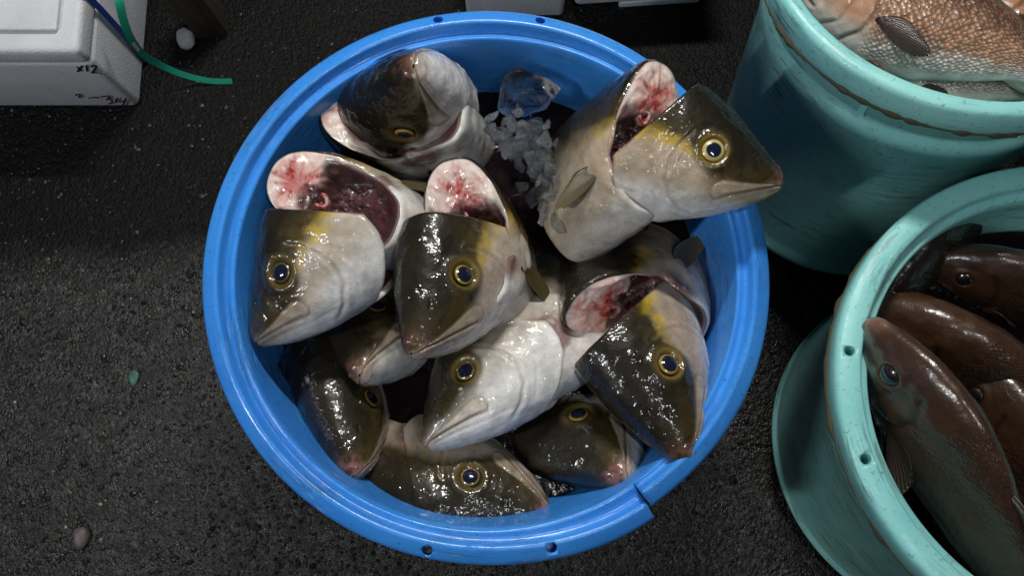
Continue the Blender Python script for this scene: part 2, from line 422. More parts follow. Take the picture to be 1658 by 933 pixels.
MAXI = [(.05, -.032), (.12, -.046), (.20, -.062), (.29, -.072), (.36, -.082), (.40, -.105), (.415, -.14), (.41, -.175), (.385, -.198), (.35, -.185), (.28, -.148), (.19, -.108), (.10, -.068), (.05, -.042)]
PREO = [(.60, .14), (.655, .06), (.685, -.04), (.685, -.15), (.64, -.245), (.55, -.305), (.45, -.325)]
EYE = np.array([.46, .07]); ER = .074
ZBND = curve([(0, -.03), (.08, -.045), (.2, -.075), (.32, -.085), (.40, -.07), (.46, -.035), (.53, .03), (.62, .085), (.8, .115), (1.0, .125), (1.4, .13), (2.2, .1), (2.8, .05)])

C_DARK = np.array(srgb(33, 29, 20)); C_OLIVE = np.array(srgb(72, 60, 30)); C_YEL = np.array(srgb(176, 148, 22)); C_TAN = np.array(srgb(154, 137, 115)); C_PALE = np.array(srgb(182, 179, 171)); C_WHITE = np.array(srgb(206, 205, 201))
def skin_colour(P, seed, st):
    x, y, z = P.T
    n1 = fbm(P, 9, seed); n2 = fbm(P, 26, seed+5); n3 = fbm(P*np.array([1, 1, 3]), 60, seed+9)
    zb = ZBND(x)+(n1-.5)*.08+st.get('bnd', -.03)
    col = np.tile(C_TAN, (len(x), 1)); col = mixc(col, C_PALE, np.clip(st.get('pale', .4)+.5*(n1-.5), 0, 1))
    col = mixc(col, np.array(srgb(140, 134, 122)), .7*sstep(1.0, 1.4, x)*sstep(-.45, .0, z)); col = mixc(col, C_WHITE, (1-.45*sstep(1., 1.3, x))*sstep(-.12, -.30, z+(n1-.5)*.12+(st.get('white', 0))*-.12))
    # brownish flush over the cheek
    col = mixc(col, np.array(srgb(150, 118, 84)), .55*sstep(.45, .75, n2)*sstep(-.25, -.05, z)*(1-st.get('pale', .4)))
    sw = .055+.12*sstep(.95, 1.25, x); dk = sstep(-sw, sw, z-zb)
    dcol = mixc(np.tile(C_DARK, (len(x), 1)), C_OLIVE, np.clip(sstep(.26, -.02, z-zb)*.9*sstep(.2, .8, n2+.2), 0, 1))
    dcol = dcol*(.75+.5*n3)[:, None]*st.get('dark', 1)
    col = mixc(col, dcol, dk)
    sg = np.exp(-((z-zb+.005)/(.038+.03*sstep(.55, .9, x)))**2)*sstep(.47, .60, x)*(.35+.65*sstep(.3, .62, n2))*st.get('yel', 1)*(1-.75*sstep(1.0, 1.3, x))
    col = mixc(col, C_YEL, np.clip(sg*1.1-.15, 0, 1)*.75)
    return col
def make_head(e, L, seed, st):
    nphi, ns = 176, 120
    ph = np.linspace(-math.pi, math.pi, nphi, endpoint=False); xe = xend(ph)
    s = np.linspace(0, 1, ns)**1.55; s[0] = 0
    X = s[:, None]*xe[None]; PH = np.broadcast_to(ph, X.shape)
    P = body_pt(X.ravel(), PH.ravel()); x, y, z = P.T
    # outward direction in the section
    zm = (ZB(x)+(ZT(x)-ZB(x))*.43); N = np.stack([-.35*np.exp(-x/.08), y/np.maximum(WD(x), .02)**1.0, (z-zm)/np.maximum((ZT(x)-ZB(x))*.5, .03)], -1); N /= np.linalg.norm(N, axis=1)[:, None]+1e-9
    side = np.abs(np.sin(PH.ravel())); sd = sstep(.25, .6, side)
    dm = seg_d(x, z, MOUTH); mx = poly_sd(x, z, MAXI); dp = seg_d(x, z, PREO); re = np.hypot(x-EYE[0], z-EYE[1])
    fade = sstep(.0, .05, x)
    disp = -.010*np.exp(-(dm/.0065)**2)*sstep(-.01, .02, x+.012)
    disp += .005*sstep(-.003, .012, mx)*sd-.004*np.exp(-(mx/.006)**2)*sd*fade
    # lower jaw line
    jaw = seg_d(x, z, [(.05, -.075), (.2, -.15), (.36, -.235), (.5, -.29)]); disp += -.004*np.exp(-(jaw/.008)**2)*sd*fade
    below = (z < np.interp(x, [m[0] for m in PREO][::-1] if False else [.45, .55, .64, .685], [-.325, -.305, -.245, -.15]))
    disp += -.007*np.exp(-(dp/.012)**2)*sd+.006*np.exp(-((dp-.022)/.02)**2)*sd
    disp += -.004*np.exp(-(seg_d(x, z, [(.70, .02), (.78, -.1), (.76, -.24), (.66, -.33)])/.01)**2)*sd
    disp += .010*np.exp(-((re-.098)/.022)**2)*sd-.020*sstep(.078, .055, re)*sd
    disp += .008*np.exp(-((x-.36)**2+(z-.0)**2)/.05**2)*sd    # cheek bone before the eye
    for nx, nz in ((.205, .095), (.228, .108)):
        disp += -.012*np.exp(-((x-nx)**2+(z-nz)**2)/.010**2)*sstep(.2, .5, side)
    mar = (1-s)[:, None]*np.ones(nphi)[None]; mar = mar.ravel()*xe.mean()
    disp += .006*np.exp(-(mar/.06)**2)*sstep(math.radians(95), math.radians(110), np.abs(PH.ravel()))   # gill cover rim
    er = np.clip(1-mar/.032, 0, 1); disp += -.022*(1-np.sqrt(1-er**2))
    disp += (fbm(P, 5, seed)-.5)*.022*fade+(fbm(P, 16, seed+3)-.5)*.007*fade
    Q = P+N*disp[:, None]
    col = skin_colour(P, seed, st)
    n2 = fbm(P, 30, seed+21)
    col = mixc(col, np.array(srgb(165, 150, 130)), .75*sstep(-.004, .012, mx)*sd*(.5+.5*n2)*sstep(.08, .25, x))           # maxilla
    lip = np.exp(-(dm/.022)**2)*sstep(.36, .2, x); col = mixc(col, np.array(srgb(176, 160, 138)), .6*lip)
    col = mixc(col, np.array(srgb(60, 44, 36)), .6*np.exp(-(dm/.0055)**2))
    col = mixc(col, np.array(srgb(92, 80, 60)), .55*np.exp(-(mx/.006)**2)*sd*fade)
    col = mixc(col, np.array(srgb(120, 100, 78)), .35*np.exp(-(dp/.010)**2)*sd)
    col = mixc(col, np.array(srgb(66, 58, 34)), .8*sstep(.125, .095, re)*sd*(.55+.45*sstep(.40, .5, x)))
    col = mixc(col, np.array(srgb(172, 140, 40)), .45*np.exp(-((re-.080)/.010)**2)*sd*st.get('ring', .8))
    for nx, nz in ((.205, .095), (.228, .108)):
        col = mixc(col, (.012, .01, .008), .85*np.exp(-((x-nx)**2+(z-nz)**2)/.009**2)*sd)
    col = mixc(col, np.array(srgb(188, 120, 122)), st.get('pink', .15)*sstep(.10, .02, x)*sstep(.3, .65, n2))
    # small blood flecks
    fl = sstep(.77, .83, fbm(P, 48, seed+33, 2)); col = mixc(col, np.array(srgb(120, 30, 26)), .5*fl*sstep(.1, -.1, z)*st.get('blood', .5))
    eb = sstep(.03, .0, mar)*sstep(math.radians(112), math.radians(95), np.abs(PH.ravel()))*sstep(.42, .62, fbm(P, 18, seed+55)); col = mixc(col, np.array(srgb(120, 30, 28)), .6*eb)
    F = grid_faces(ns, nphi)
    # turn the cut edge inwards: a strip of skin thickness
    last = Q[-nphi:]; cen = np.array([.86, 0, .02]); inn = last+(np.stack([last[:, 0]*0, -last[:, 1], cen[2]-last[:, 2]], -1))*.05; inn[:, 0] -= .01
    V = np.vstack([Q, inn]); col = np.vstack([col, np.tile(srgb(196, 176, 160), (nphi, 1))]); F += grid_faces(2, nphi, off=len(Q)-nphi)
    mesh_obj('head', V*L, F, M['skin'], e, col=col)
    # flesh closing the back of the head
    K = 14; rows = []
    for k in range(K):
        t = k/(K-1); c = inn*(1-t)+(np.array([.80, 0, 0])*np.ones_like(inn))*t; c[:, 0] -= .10*math.sin(t*math.pi/2)*sstep(0, 1, np.full(nphi, t)); rows.append(c)
    C = np.vstack(rows); C = C+((fbm(C, 14, seed+2)-.5)*.05*1)[:, None]*np.array([1, 0, 0])*np.repeat(np.linspace(0, 1, K), nphi)[:, None]
    mesh_obj('head_flesh', C*L, grid_faces(K, nphi), M['flesh'], e, col=flesh_colour(C, seed))
    # eyes
    for sgn in (1, -1):
        eye_part(e, L, sgn, st)
def eye_part(e, L, sgn, st):
    # dome facing +-y, slightly forward and up
    base = body_pt(np.array([EYE[0]]), np.array([math.radians(78)*sgn]))[0]
    base = np.array([EYE[0], sgn*(WD(np.array([EYE[0]]))[0]*.958), EYE[1]])
    nrm = np.array([-.16, sgn*1., .22]); nrm /= np.linalg.norm(nrm); t1 = np.cross(nrm, [0, 0, 1]); t1 /= np.linalg.norm(t1); t2 = np.cross(nrm, t1)
    def dome(r0, r1, h, R, nr=10, nc=40, lift=0):
        V = []
        for i in range(nr):
            r = r0+(r1-r0)*i/(nr-1)
            for j in range(nc):
                a = 2*math.pi*j/nc; V.append(base+(t1*math.cos(a)+t2*math.sin(a)*.96)*r+nrm*(h*(math.sqrt(max(0, 1-(r/R)**2)))+lift))
        F = grid_faces(nr, nc)
        return np.array(V), F
    es = st.get('er', .060)/.070*(1 if 'er' in st else random.uniform(.93, 1.06)); V, F = dome(.001, .070*es, .040*es, .078*es, 16, lift=-.022)
    r = np.linalg.norm((V-base)-((V-base)@nrm)[:, None]*nrm, axis=1)
    pr = st.get('pupil', .045); r = r/es
    c = np.tile(srgb(*st.get('iris', (160, 148, 66))), (len(V), 1)); a = fbm(V, 40, 3); c = c*(.52+.5*a)[:, None]
    c = mixc(c, np.array(srgb(176, 140, 34)), .8*np.exp(-((r-.060)/.006)**2)); c = mixc(c, (.015, .013, .01), sstep(.062, .069, r)); c = mixc(c, (.03, .025, .02), .8*np.exp(-((r-pr/es)/.006)**2))
    eo = mesh_obj('eye', V*L, F, M['iris'], e, col=c)
    V2, F2 = dome(.0005, pr, .040*es, .078*es, 8, lift=-.0205); mesh_obj('pupil', V2*L, F2, M['pupil'], eo)
def flesh_colour(C, seed, cut=None):
    x, y, z = C.T
    n1 = fbm(C, 12, seed+40); n2 = fbm(C, 34, seed+41, 4); n3 = fbm(C*np.array([1, 1, .5]), 22, seed+44, 4)
    col = mixc(np.tile(srgb(220, 206, 196), (len(x), 1)), np.array(srgb(206, 166, 158)), .8*sstep(.45, .75, n1))
    yy = np.abs(y)/.26
    # connective lines: mid-line and slanting muscle seams
    col = mixc(col, np.array(srgb(176, 88, 86)), .75*np.exp(-((y+(n1-.5)*.03)/.008)**2)*sstep(.0, .1, z))
    for k, a in ((.23, .35), (.08, .2)):
        col = mixc(col, np.array(srgb(186, 110, 106)), .55*np.exp(-((z-k-a*np.abs(y)+(n2-.5)*.06)/.010)**2))
    dsp = np.hypot(y*1.1, z-.04); ang = np.arctan2(z-.04, y)
    myo = np.sin(dsp*46+3*(n1-.5)+1.5*np.abs(np.sin(ang))); col = mixc(col, np.array(srgb(196, 150, 142)), .30*sstep(.72, 1., myo)*sstep(.08, .16, dsp))
    st_ = fbm(np.stack([ang*3.2, dsp*5, 0*x+seed], -1), 1.6, seed+45, 3)
    red = sstep(.18, .04, dsp+(st_-.5)*.26)
    col = mixc(col, np.array(srgb(170, 62, 58)), .75*red); col = mixc(col, np.array(srgb(136, 20, 22)), .9*red*sstep(.50, .62, n2))
    col = mixc(col, np.array(srgb(46, 8, 14)), .95*sstep(.02, -.07, z+(n1-.5)*.16)*sstep(.98, .80, yy))
    col = mixc(col, np.array(srgb(104, 40, 52)), .6*sstep(-.06, -.2, z)*sstep(.48, .66, n2)*sstep(1, .8, yy))
    col = mixc(col, np.array(srgb(214, 206, 198)), sstep(.74, .97, yy)*.8*sstep(-.05, .1, z))
    return col
def make_trunk(e, L, seed, st, Mx, xmax):
    nphi, ns = 176, 64
    ph = np.linspace(-math.pi, math.pi, nphi, endpoint=False); xs = xend(ph)+.004
    low = sstep(math.radians(st.get('clow', 88)), math.radians(st.get('clow', 88)+22), np.abs(ph)); xs = xs*(1-low)+st.get('collar', .93)*low
    if st.get('uncut'): xs = xs-.22
    s = np.linspace(0, 1, ns)**1.2
    X = xs[None]+s[:, None]*(xmax-xs)[None]; PH = np.broadcast_to(ph, X.shape)
    P = body_pt(X.ravel(), PH.ravel()); P[:, 1] *= .975; P[:, 2] = P[:, 2]*.98
    x, y, z = P.T
    N = np.stack([0*x, y/.27, z/.48], -1); N /= np.linalg.norm(N, axis=1)[:, None]+1e-9
    disp = (fbm(P, 4, seed+60)-.5)*.03+(fbm(P, 14, seed+61)-.5)*.008
    # the collar behind the gill cover: a shallow step
    gd = np.hypot(x-.86, z+.12)-.20; disp += -.03*sstep(.06, -.06, gd)*sstep(.3, .7, np.abs(np.sin(PH.ravel())))
    er = np.clip(1-(X-xs[None]).ravel()/.035, 0, 1); disp += -.020*(1-np.sqrt(1-er**2))
    Q = P+N*disp[:, None]
    col = skin_colour(P, seed+2, {**st, 'yel': st.get('yel', 1)*.75, 'white': st.get('twhite', st.get('white', 0))})
    n2 = fbm(P, 20, seed+66)
    col = mixc(col, np.array(srgb(168, 160, 140)), .35*sstep(.5, .7, n2)*sstep(.15, -.1, z))
    col = mixc(col, np.array(srgb(96, 24, 26)), .7*sstep(.0, -.09, gd)*sstep(.35, .6, fbm(P, 22, seed+67)+.12))
    F = grid_faces(ns, nphi)
    tip = Q[-nphi:].mean(0); V = np.vstack([Q, tip[None]]); col = np.vstack([col, col[-1:]])
    b = (ns-1)*nphi; F += [(b+j, b+(j+1) % nphi, len(Q)) for j in range(nphi)]
    def xf(A): return (Mx[:3, :3]@A.T).T*1.0+Mx[:3, 3]
    mesh_obj('trunk', xf(V)*L, F, M['skin'], e, col=col)
    if st.get('uncut'): return xf
    # the knife face
    K = 44; ring = Q[:nphi]; cen = np.array([.86, 0, .06]); rows = []
    for k in range(K):
        t = (k/(K-1)); rows.append(ring*(1-t)+cen*t)
    C = np.vstack(rows); T = np.repeat(np.linspace(0, 1, K), nphi)
    # plane of the cut for depth
    yy = C[:, 1]; zz = C[:, 2]
    cav = sstep(.22, .02, zz+(fbm(C, 9, seed+70)-.5)*.16)*sstep(.0, .25, T)
    d = .15*cav+((fbm(C, 10, seed+71)-.5)*.045+(fbm(C, 34, seed+72)-.5)*(.008+.045*cav))*sstep(0, .12, T)-.012*sstep(0, .12, T)*sstep(.5, .2, T)
    C2 = C+d[:, None]*np.array([.83, 0, .56])
    fz = st.get('fz', .14); fc = flesh_colour(C-np.array([0, 0, fz]), seed+4)
    fc = mixc(fc, np.array(srgb(205, 196, 186)), sstep(.035, .0, T)); fc = mixc(fc, np.array(srgb(60, 50, 40)), sstep(.012, .0, T)*.8)
    mesh_obj('cut_face', xf(C2)*L, grid_faces(K, nphi, flip=True), M['flesh'], e, col=fc)
    # backbone stump: a ring of bone standing in the meat
    V = []; nr, nc = 9, 22
    prof = [(.006, .004), (.018, .0), (.030, -.014), (.040, -.018), (.046, -.010), (.048, .01), (.046, .05), (.04, .06), (.03, .06)]
    nx = np.array([.83, 0, .56]); u = np.array([0, 1., 0]); v = np.array([-.56, 0, .83]); c0 = np.array([.858, st.get('spy', .03), .16])
    for (r, h) in prof:
        for j in range(nc):
            a = 2*math.pi*j/nc; rr = r*(1+.12*math.sin(3*a+seed)); V.append(c0+(u*math.cos(a)+v*math.sin(a))*rr+nx*h)
    V = np.array(V); bc = np.tile(srgb(206, 170, 160), (len(V), 1)); bc = mixc(bc, np.array(srgb(150, 40, 40)), sstep(.4, .6, fbm(V, 30, seed+80))); bc[:nc*2] = srgb(90, 16, 18)
    mesh_obj('backbone', xf(V)*L, grid_faces(nr, nc, flip=True), M['flesh'], e, col=bc)
    return xf
def fin_mesh(name, e, L, xf, root, along, spread, n_out, length, width, cols, seed=0, rays=14, curl=.15):
    """fan of rays: root point, direction along the fin, direction of spread"""
    along = np.array(along, float); along /= np.linalg.norm(along); spread = np.array(spread, float); spread -= along*(along@spread); spread /= np.linalg.norm(spread); nn = np.cross(along, spread)
    if nn@np.array(n_out) < 0: nn = -nn
    nu, nv = 22, rays*4+1; V = []; C = []
    for i in range(nu):
        u = i/(nu-1)
        for j in range(nv):
            v = j/(nv-1); q = v-.35
            ln = length*(1-1.15*abs(v-.35)**1.8)*(1-.015*math.cos(v*rays*2*math.pi)*(u > .8)+.02*math.sin(9*v+seed))
            sp = width*(.12+.88*math.sin(min(1, u*1.02)*math.pi*.60)**.9)*q
            h = curl*length*u*u*.5+.0035*math.cos(v*rays*2*math.pi)*(.4+.6*u)+.02*math.sin(5*v+seed)*u
            p = np.array(root)+along*(ln*u)+spread*sp+nn*h; V.append(p)
            C.append(np.array(cols[0])*(1-u)+np.array(cols[1])*u if math.cos(v*rays*2*math.pi) > -.3 else (np.array(cols[0])*(1-u)+np.array(cols[1])*u)*.6)
    V = np.array(V); m = len(V); th = .006
    V2 = V-nn*th; F = grid_faces(nu, nv, False)+grid_faces(nu, nv, False, off=m, flip=True)
    edge = [i for i in range(nv)]+[i*nv+nv-1 for i in range(1, nu)]+[(nu-1)*nv+j for j in range(nv-2, -1, -1)]+[i*nv for i in range(nu-2, 0, -1)]
    F += [(edge[k], edge[(k+1) % len(edge)], edge[(k+1) % len(edge)]+m, edge[k]+m) for k in range(len(edge))]
    V = np.vstack([V, V2]); C = np.vstack([C, C])
    mesh_obj(name, xf(V)*L, F, M['fin'], e, col=C)

def trunk_matrix(a, n, theta, delta, hinge, down_local, side=0):
    """trunk frame expressed in the head frame: nod by theta about the throat, then sag by delta towards down_local"""
    th = math.radians(theta)
    ax = np.array([math.cos(th), side, -math.sin(th)])+delta*down_local; ax /= np.linalg.norm(ax)
    up = np.array([math.sin(th), 0, math.cos(th)]); up -= ax*(up@ax); up /= np.linalg.norm(up); y = np.cross(up, ax)
    R = np.stack([ax, y, up], 1); T = np.eye(4); T[:3, :3] = R; T[:3, 3] = hinge-R@hinge; return T
#POSES
FISH = {
'f1':(1,0.2314,(-0.0916,0.2394,0.5632),(-0.112,0.088,-0.990),(-0.984,-0.149,0.098)),
'f2':(-1,0.2241,(-0.3032,-0.0868,0.4417),(0.652,0.740,0.164),(-0.754,0.656,0.031)),
'f3':(-1,0.2278,(-0.0882,-0.1096,0.5414),(0.352,0.756,-0.551),(-0.603,0.634,0.484)),
'f4':(1,0.2090,(0.3678,0.1007,0.5396),(-0.954,0.278,-0.111),(0.229,0.917,0.327)),
'f5':(-1,0.2323,(0.2413,-0.2406,0.4846),(-0.213,0.880,-0.425),(-0.880,0.017,0.475)),
'f6':(-1,0.2142,(-0.0829,-0.2198,0.4121),(0.690,0.705,-0.165),(-0.721,0.647,-0.247)),
'f7':(-1,0.2193,(-0.1701,-0.1285,0.4302),(0.120,0.542,-0.832),(-0.927,0.362,0.102)),
'f8':(-1,0.2246,(-0.1733,-0.2574,0.4256),(-0.225,0.668,-0.710),(-0.445,0.578,0.684)),
'f9':(-1,0.2236,(0.0809,-0.3117,0.3867),(-0.907,0.284,-0.312),(-0.418,-0.712,0.564)),
'f10':(-1,0.2270,(0.1747,-0.2653,0.4409),(-0.273,0.385,-0.881),(-0.956,-0.210,0.205)),
}
#ENDPOSES
TRUNK = {   # nape point of the trunk's cut (x, y on the photograph, height), axis, dorsal direction
'f1':((512,176),.445,(.24,.03,-.97),(-1,.08,-.2)),
'f2':((432,272),.475,(.50,-.08,-.86),(-.86,.42,0)),
'f3':((735,243),.50,(.25,-.22,-.93),(-.12,.93,0)),
'f4':((1064,92),.545,(-.56,-.30,-.77),(.10,.9,.1)),
'f5':((910,496),.458,(.18,.62,-.77),(-.90,.14,.30)),
}
# nod angle, sag, trunk end, style, label
INFO = {
'f1':(25, .2, 1.7, dict(collar=.80, clow=80, dark=.55, yel=.25, white=2.2, pale=.6, pupil=.040, ring=.3), 'dark fish with its snout up, silvery chin, beside the big lump of ice'),
'f2':(62, .5, 1.9, dict(bnd=-.055, fz=.23, iris=(160, 136, 50), pupil=.048, ring=.3, pale=.5, white=.1, dark=1.0), 'pale-cheeked cut fish at the left wall of the blue tub'),
'f3':(62, .3, 1.9, dict(fz=.20, iris=(186, 158, 40), ring=.5, pale=.35, dark=.9), 'cut fish in the middle of the tub with a wide open white neck wound'),
'f4':(48, .2, 1.7, dict(fz=.19, pale=.12, dark=.75, yel=.9, er=.069, pupil=.042, collar=1.02, iris=(206, 204, 150), twhite=-1.2), 'cut fish whose head juts out over the right rim of the blue tub'),
'f5':(42, .2, 1.8, dict(iris=(176, 150, 44), ring=.7, pale=.05, dark=.75, yel=1.2), 'cut fish at the right wall, dark head pointing down and shining wet'),
'f6':(14, .42, 1.7, dict(uncut=1, pale=.7, white=1.0, dark=1.1, yel=.35, bnd=.03), 'pale white-bellied fish lying below the middle fish'),
'f7':(2, .05, 1.6, dict(iris=(84, 76, 48), ring=.15, uncut=1, pale=.6, white=.9), 'fish mostly hidden under two heads, only its white chin showing'),
'f8':(2, .05, 1.6, dict(iris=(88, 76, 40), ring=.15, uncut=1, dark=1.25, yel=.15, pink=.35, white=-.6), 'dark brown fish at the lower left seen from above its head'),
'f9':(2, .10, 1.14, dict(uncut=1, bnd=-.06, white=-.6, iris=(104, 92, 52), ring=.3, dark=1.0, yel=.3, pink=.5, pale=.3), 'dark fish at the bottom of the tub with a pink snout pointing right'),
'f10':(2, .05, 1.6, dict(iris=(120, 104, 52), ring=.3, uncut=1, dark=1.0, yel=.25, pink=.35, pale=.5, white=1.6), 'brown fish with a white chin, low between the pale fish and the tub rim'),
}
def build_fish(key, i):
    s, L, loc, a, n = FISH[key]; th, sag, xm, st, label = INFO[key]
    a = np.array(a); n = np.array(n); a /= np.linalg.norm(a); n -= a*(a@n); n /= np.linalg.norm(n); y = np.cross(n, a); R = np.stack([a, y, n], 1)
    e = empty('amberjack', loc, label, 'fish', 'cut fish in the blue tub'); e.rotation_mode = 'QUATERNION'; e.rotation_quaternion = Matrix(R.tolist()).to_quaternion()
    seed = 11+7*i; rs = np.random.default_rng(seed); e.scale = tuple(1+np.array([.035, .05, .035])*rs.uniform(-1, 1, 3)) if not st.get('keep') else (1, 1, 1)
    make_head(e, L, seed, st)
    down = R.T@np.array([0, 0, -1.])
    T = trunk_matrix(a, n, th, sag, np.array([.80, 0, -.36]), down, st.get('side', 0))
    if key in TRUNK:
        (ax_, ay_), az_, ta, tn = TRUNK[key]; ta = np.array(ta, float); ta /= np.linalg.norm(ta); tn = np.array(tn, float); tn -= ta*(ta@tn); tn /= np.linalg.norm(tn)
        RT = R.T@np.stack([ta, np.cross(tn, ta), tn], 1); an = (R.T@(np.array(px(ax_, ay_, az_))-np.array(loc)))/L
        T = np.eye(4); T[:3, :3] = RT; T[:3, 3] = an-RT@np.array([.64, 0, .455])
    xf = make_trunk(e, L, seed, st, T, xm)
    oc = (srgb(70, 60, 36), srgb(96, 86, 56))
    for sg in ((1, -1) if not st.get('uncut') else ()):
        fin_mesh('pectoral_fin', e, L, xf, (1.06, sg*.262, -.13), (1, sg*.22, -.25), (0, sg*.15, 1), (0, sg, 0), .40, .15, oc, seed)
    return e
for i, k in enumerate(FISH): build_fish(k, i)

# ------------------------------------------------------------------ sea bream in the teal tubs
BT = curve([(0, -.004), (.006, .018), (.03, .055), (.08, .115), (.16, .175), (.27, .215), (.42, .215), (.6, .165), (.78, .085), (.88, .05), (.95, .05)])
BB = curve([(0, -.012), (.006, -.03), (.03, -.055), (.08, -.09), (.16, -.13), (.27, -.17), (.42, -.17), (.6, -.12), (.78, -.055), (.88, -.04), (.95, -.04)])
BW = curve([(0, .006), (.006, .02), (.03, .04), (.08, .06), (.16, .08), (.27, .095), (.42, .092), (.6, .068), (.78, .034), (.88, .014), (.95, .006)])
def build_bream(loc, a, n, L, wf, back, flank, belly, seed, label, ssize=.0062):
    a = np.array(a, float); a /= np.linalg.norm(a); n = np.array(n, float); n -= a*(a@n); n /= np.linalg.norm(n); R = np.stack([a, np.cross(n, a), n], 1)
    e = empty('sea_bream', loc, label, 'fish', 'sea bream in the teal tubs'); e.rotation_mode = 'QUATERNION'; e.rotation_quaternion = Matrix(R.tolist()).to_quaternion()
    nphi, ns = 128, 120; ph = np.linspace(-math.pi, math.pi, nphi+1); s = np.linspace(0, 1, ns)**1.25*.95
    X, PH = np.meshgrid(s, ph, indexing='ij'); x = X.ravel(); p = PH.ravel()
    zt, zb, w = BT(x), BB(x), BW(x)*wf; zm = zb+(zt-zb)*.45; c, sn = np.cos(p), np.sin(p)
    z = np.where(c > 0, zm+(zt-zm)*c, zm-(zm-zb)*np.abs(c)); y = w*np.sign(sn)*np.abs(sn)**1.05
    P = np.stack([x, y, z], -1); N = np.stack([-.3*np.exp(-x/.03), y/np.maximum(w, .01), (z-zm)/np.maximum((zt-zb)*.5, .01)], -1); N /= np.linalg.norm(N, axis=1)[:, None]+1e-9
    side = sstep(.25, .6, np.abs(sn)); Q3 = P*3
    op = seg_d(x, z, [(.20, .12), (.255, .06), (.27, -.02), (.245, -.09), (.19, -.13)]); pre = seg_d(x, z, [(.165, .06), (.185, -.01), (.17, -.075), (.12, -.10)])
    mo = seg_d(x, z, [(0, -.012), (.04, -.032), (.075, -.055)]); re = np.hypot(x-.135, z-.045)
    d = -.007*np.exp(-(op/.006)**2)*side-.004*np.exp(-(pre/.006)**2)*side-.007*np.exp(-(mo/.005)**2)+.006*np.exp(-((re-.036)/.010)**2)*side-.008*sstep(.030, .02, re)*side
    d += (fbm(Q3, 5, seed)-.5)*.012*sstep(0, .05, x)
    Q = P+N*d[:, None]
    n1 = fbm(Q3, 7, seed+1); h = (z-zb)/(zt-zb+1e-6)
    col = mixc(np.tile(srgb(*belly), (len(x), 1)), np.array(srgb(*flank)), sstep(.12, .34, h+(n1-.5)*.25)); col = mixc(col, np.array(srgb(*back)), sstep(.5, .85, h+(n1-.5)*.25))
    col = mixc(col, np.array(srgb(30, 20, 16)), .7*np.exp(-(op/.007)**2)*side); col = mixc(col, np.array(srgb(40, 26, 22)), .6*np.exp(-(mo/.005)**2)); col = mixc(col, np.array(srgb(50, 34, 28)), .4*np.exp(-(pre/.006)**2)*side)
    col = mixc(col, np.array(srgb(150, 112, 92)), .5*sstep(.05, .0, x))
    msk = sstep(.23, .30, x-.04*np.abs(h-.5))*sstep(.02, .12, h)
    u = x*L/ssize; v = p*(zt-zb)*.45*L/ssize*1.0
    v = p*.19*L/ssize
    uv = np.stack([(u+v)*.7071, (u-v)*.7071], -1)
    F = grid_faces(ns, nphi+1, False)
    o = mesh_obj('body', Q*L, F, M['scales'], e, col=col, uv=uv)
    ma = o.data.color_attributes.new('Mask', 'FLOAT_COLOR', 'POINT'); mc = np.ones((len(Q), 4), np.float32); mc[:, :3] = msk[:, None]*(1 if sum(back) > 240 else .38); ma.data.foreach_set('color', mc.ravel())
    for sg in (1, -1):     # eyes
        b0 = np.array([.135, sg*BW(np.array([.135]))[0]*wf*.93, .045]); nr = np.array([-.1, sg, .25]); nr /= np.linalg.norm(nr); t1 = np.cross(nr, [0, 0, 1]); t1 /= np.linalg.norm(t1); t2 = np.cross(nr, t1); V = []
        for i in range(12):
            r = .0005+.0275*i/11
            for j in range(30):
                an = 2*math.pi*j/30; V.append(b0+(t1*math.cos(an)+t2*math.sin(an))*r+nr*(.018*math.sqrt(max(0, 1-(r/.031)**2))-.006))
        V = np.array(V); rr = np.repeat(np.linspace(0, 1, 12), 30); ec = mixc(np.tile((.004, .004, .006), (len(V), 1)), np.array(srgb(38, 28, 18)), sstep(.72, .80, rr)); ec = mixc(ec, (.01, .008, .006), sstep(.88, .98, rr))
        mesh_obj('eye', V*L, grid_faces(12, 30), M['iris'], e, col=ec)
    idm = lambda A: A
    dkf = (srgb(60, 42, 34), srgb(84, 62, 50))
    for sg in (1, -1):
        fin_mesh('pectoral_fin', e, L, idm, (.275, sg*BW(np.array([.275]))[0]*wf*.97, -.04), (1, sg*.12, -.28), (0, 0, 1), (0, sg, 0), .20, .075, dkf, seed, 12, .05)
        fin_mesh('pelvic_fin', e, L, idm, (.30, sg*.03*wf, -.165), (1, sg*.2, -.35), (0, sg, .3), (0, sg, -1), .13, .06, dkf, seed, 8, .05)
    fin_mesh('dorsal_fin', e, L, idm, (.45, 0, .19), (1, 0, .12), (0, 0, 1), (0, 1, 0), .36, .09, dkf, seed, 12, .0)
    fin_mesh('tail_fin', e, L, idm, (.90, 0, .0), (1, 0, 0), (0, 0, 1), (0, 1, 0), .16, .26, dkf, seed, 14, .0)
    return e
def loc_from(pxy, z, a, n, L, loc_local):
    a = np.array(a, float); a /= np.linalg.norm(a); n = np.array(n, float); n -= a*(a@n); n /= np.linalg.norm(n); R = np.stack([a, np.cross(n, a), n], 1)
    return tuple(np.array(px(*pxy, z))-L*(R@np.array(loc_local)))
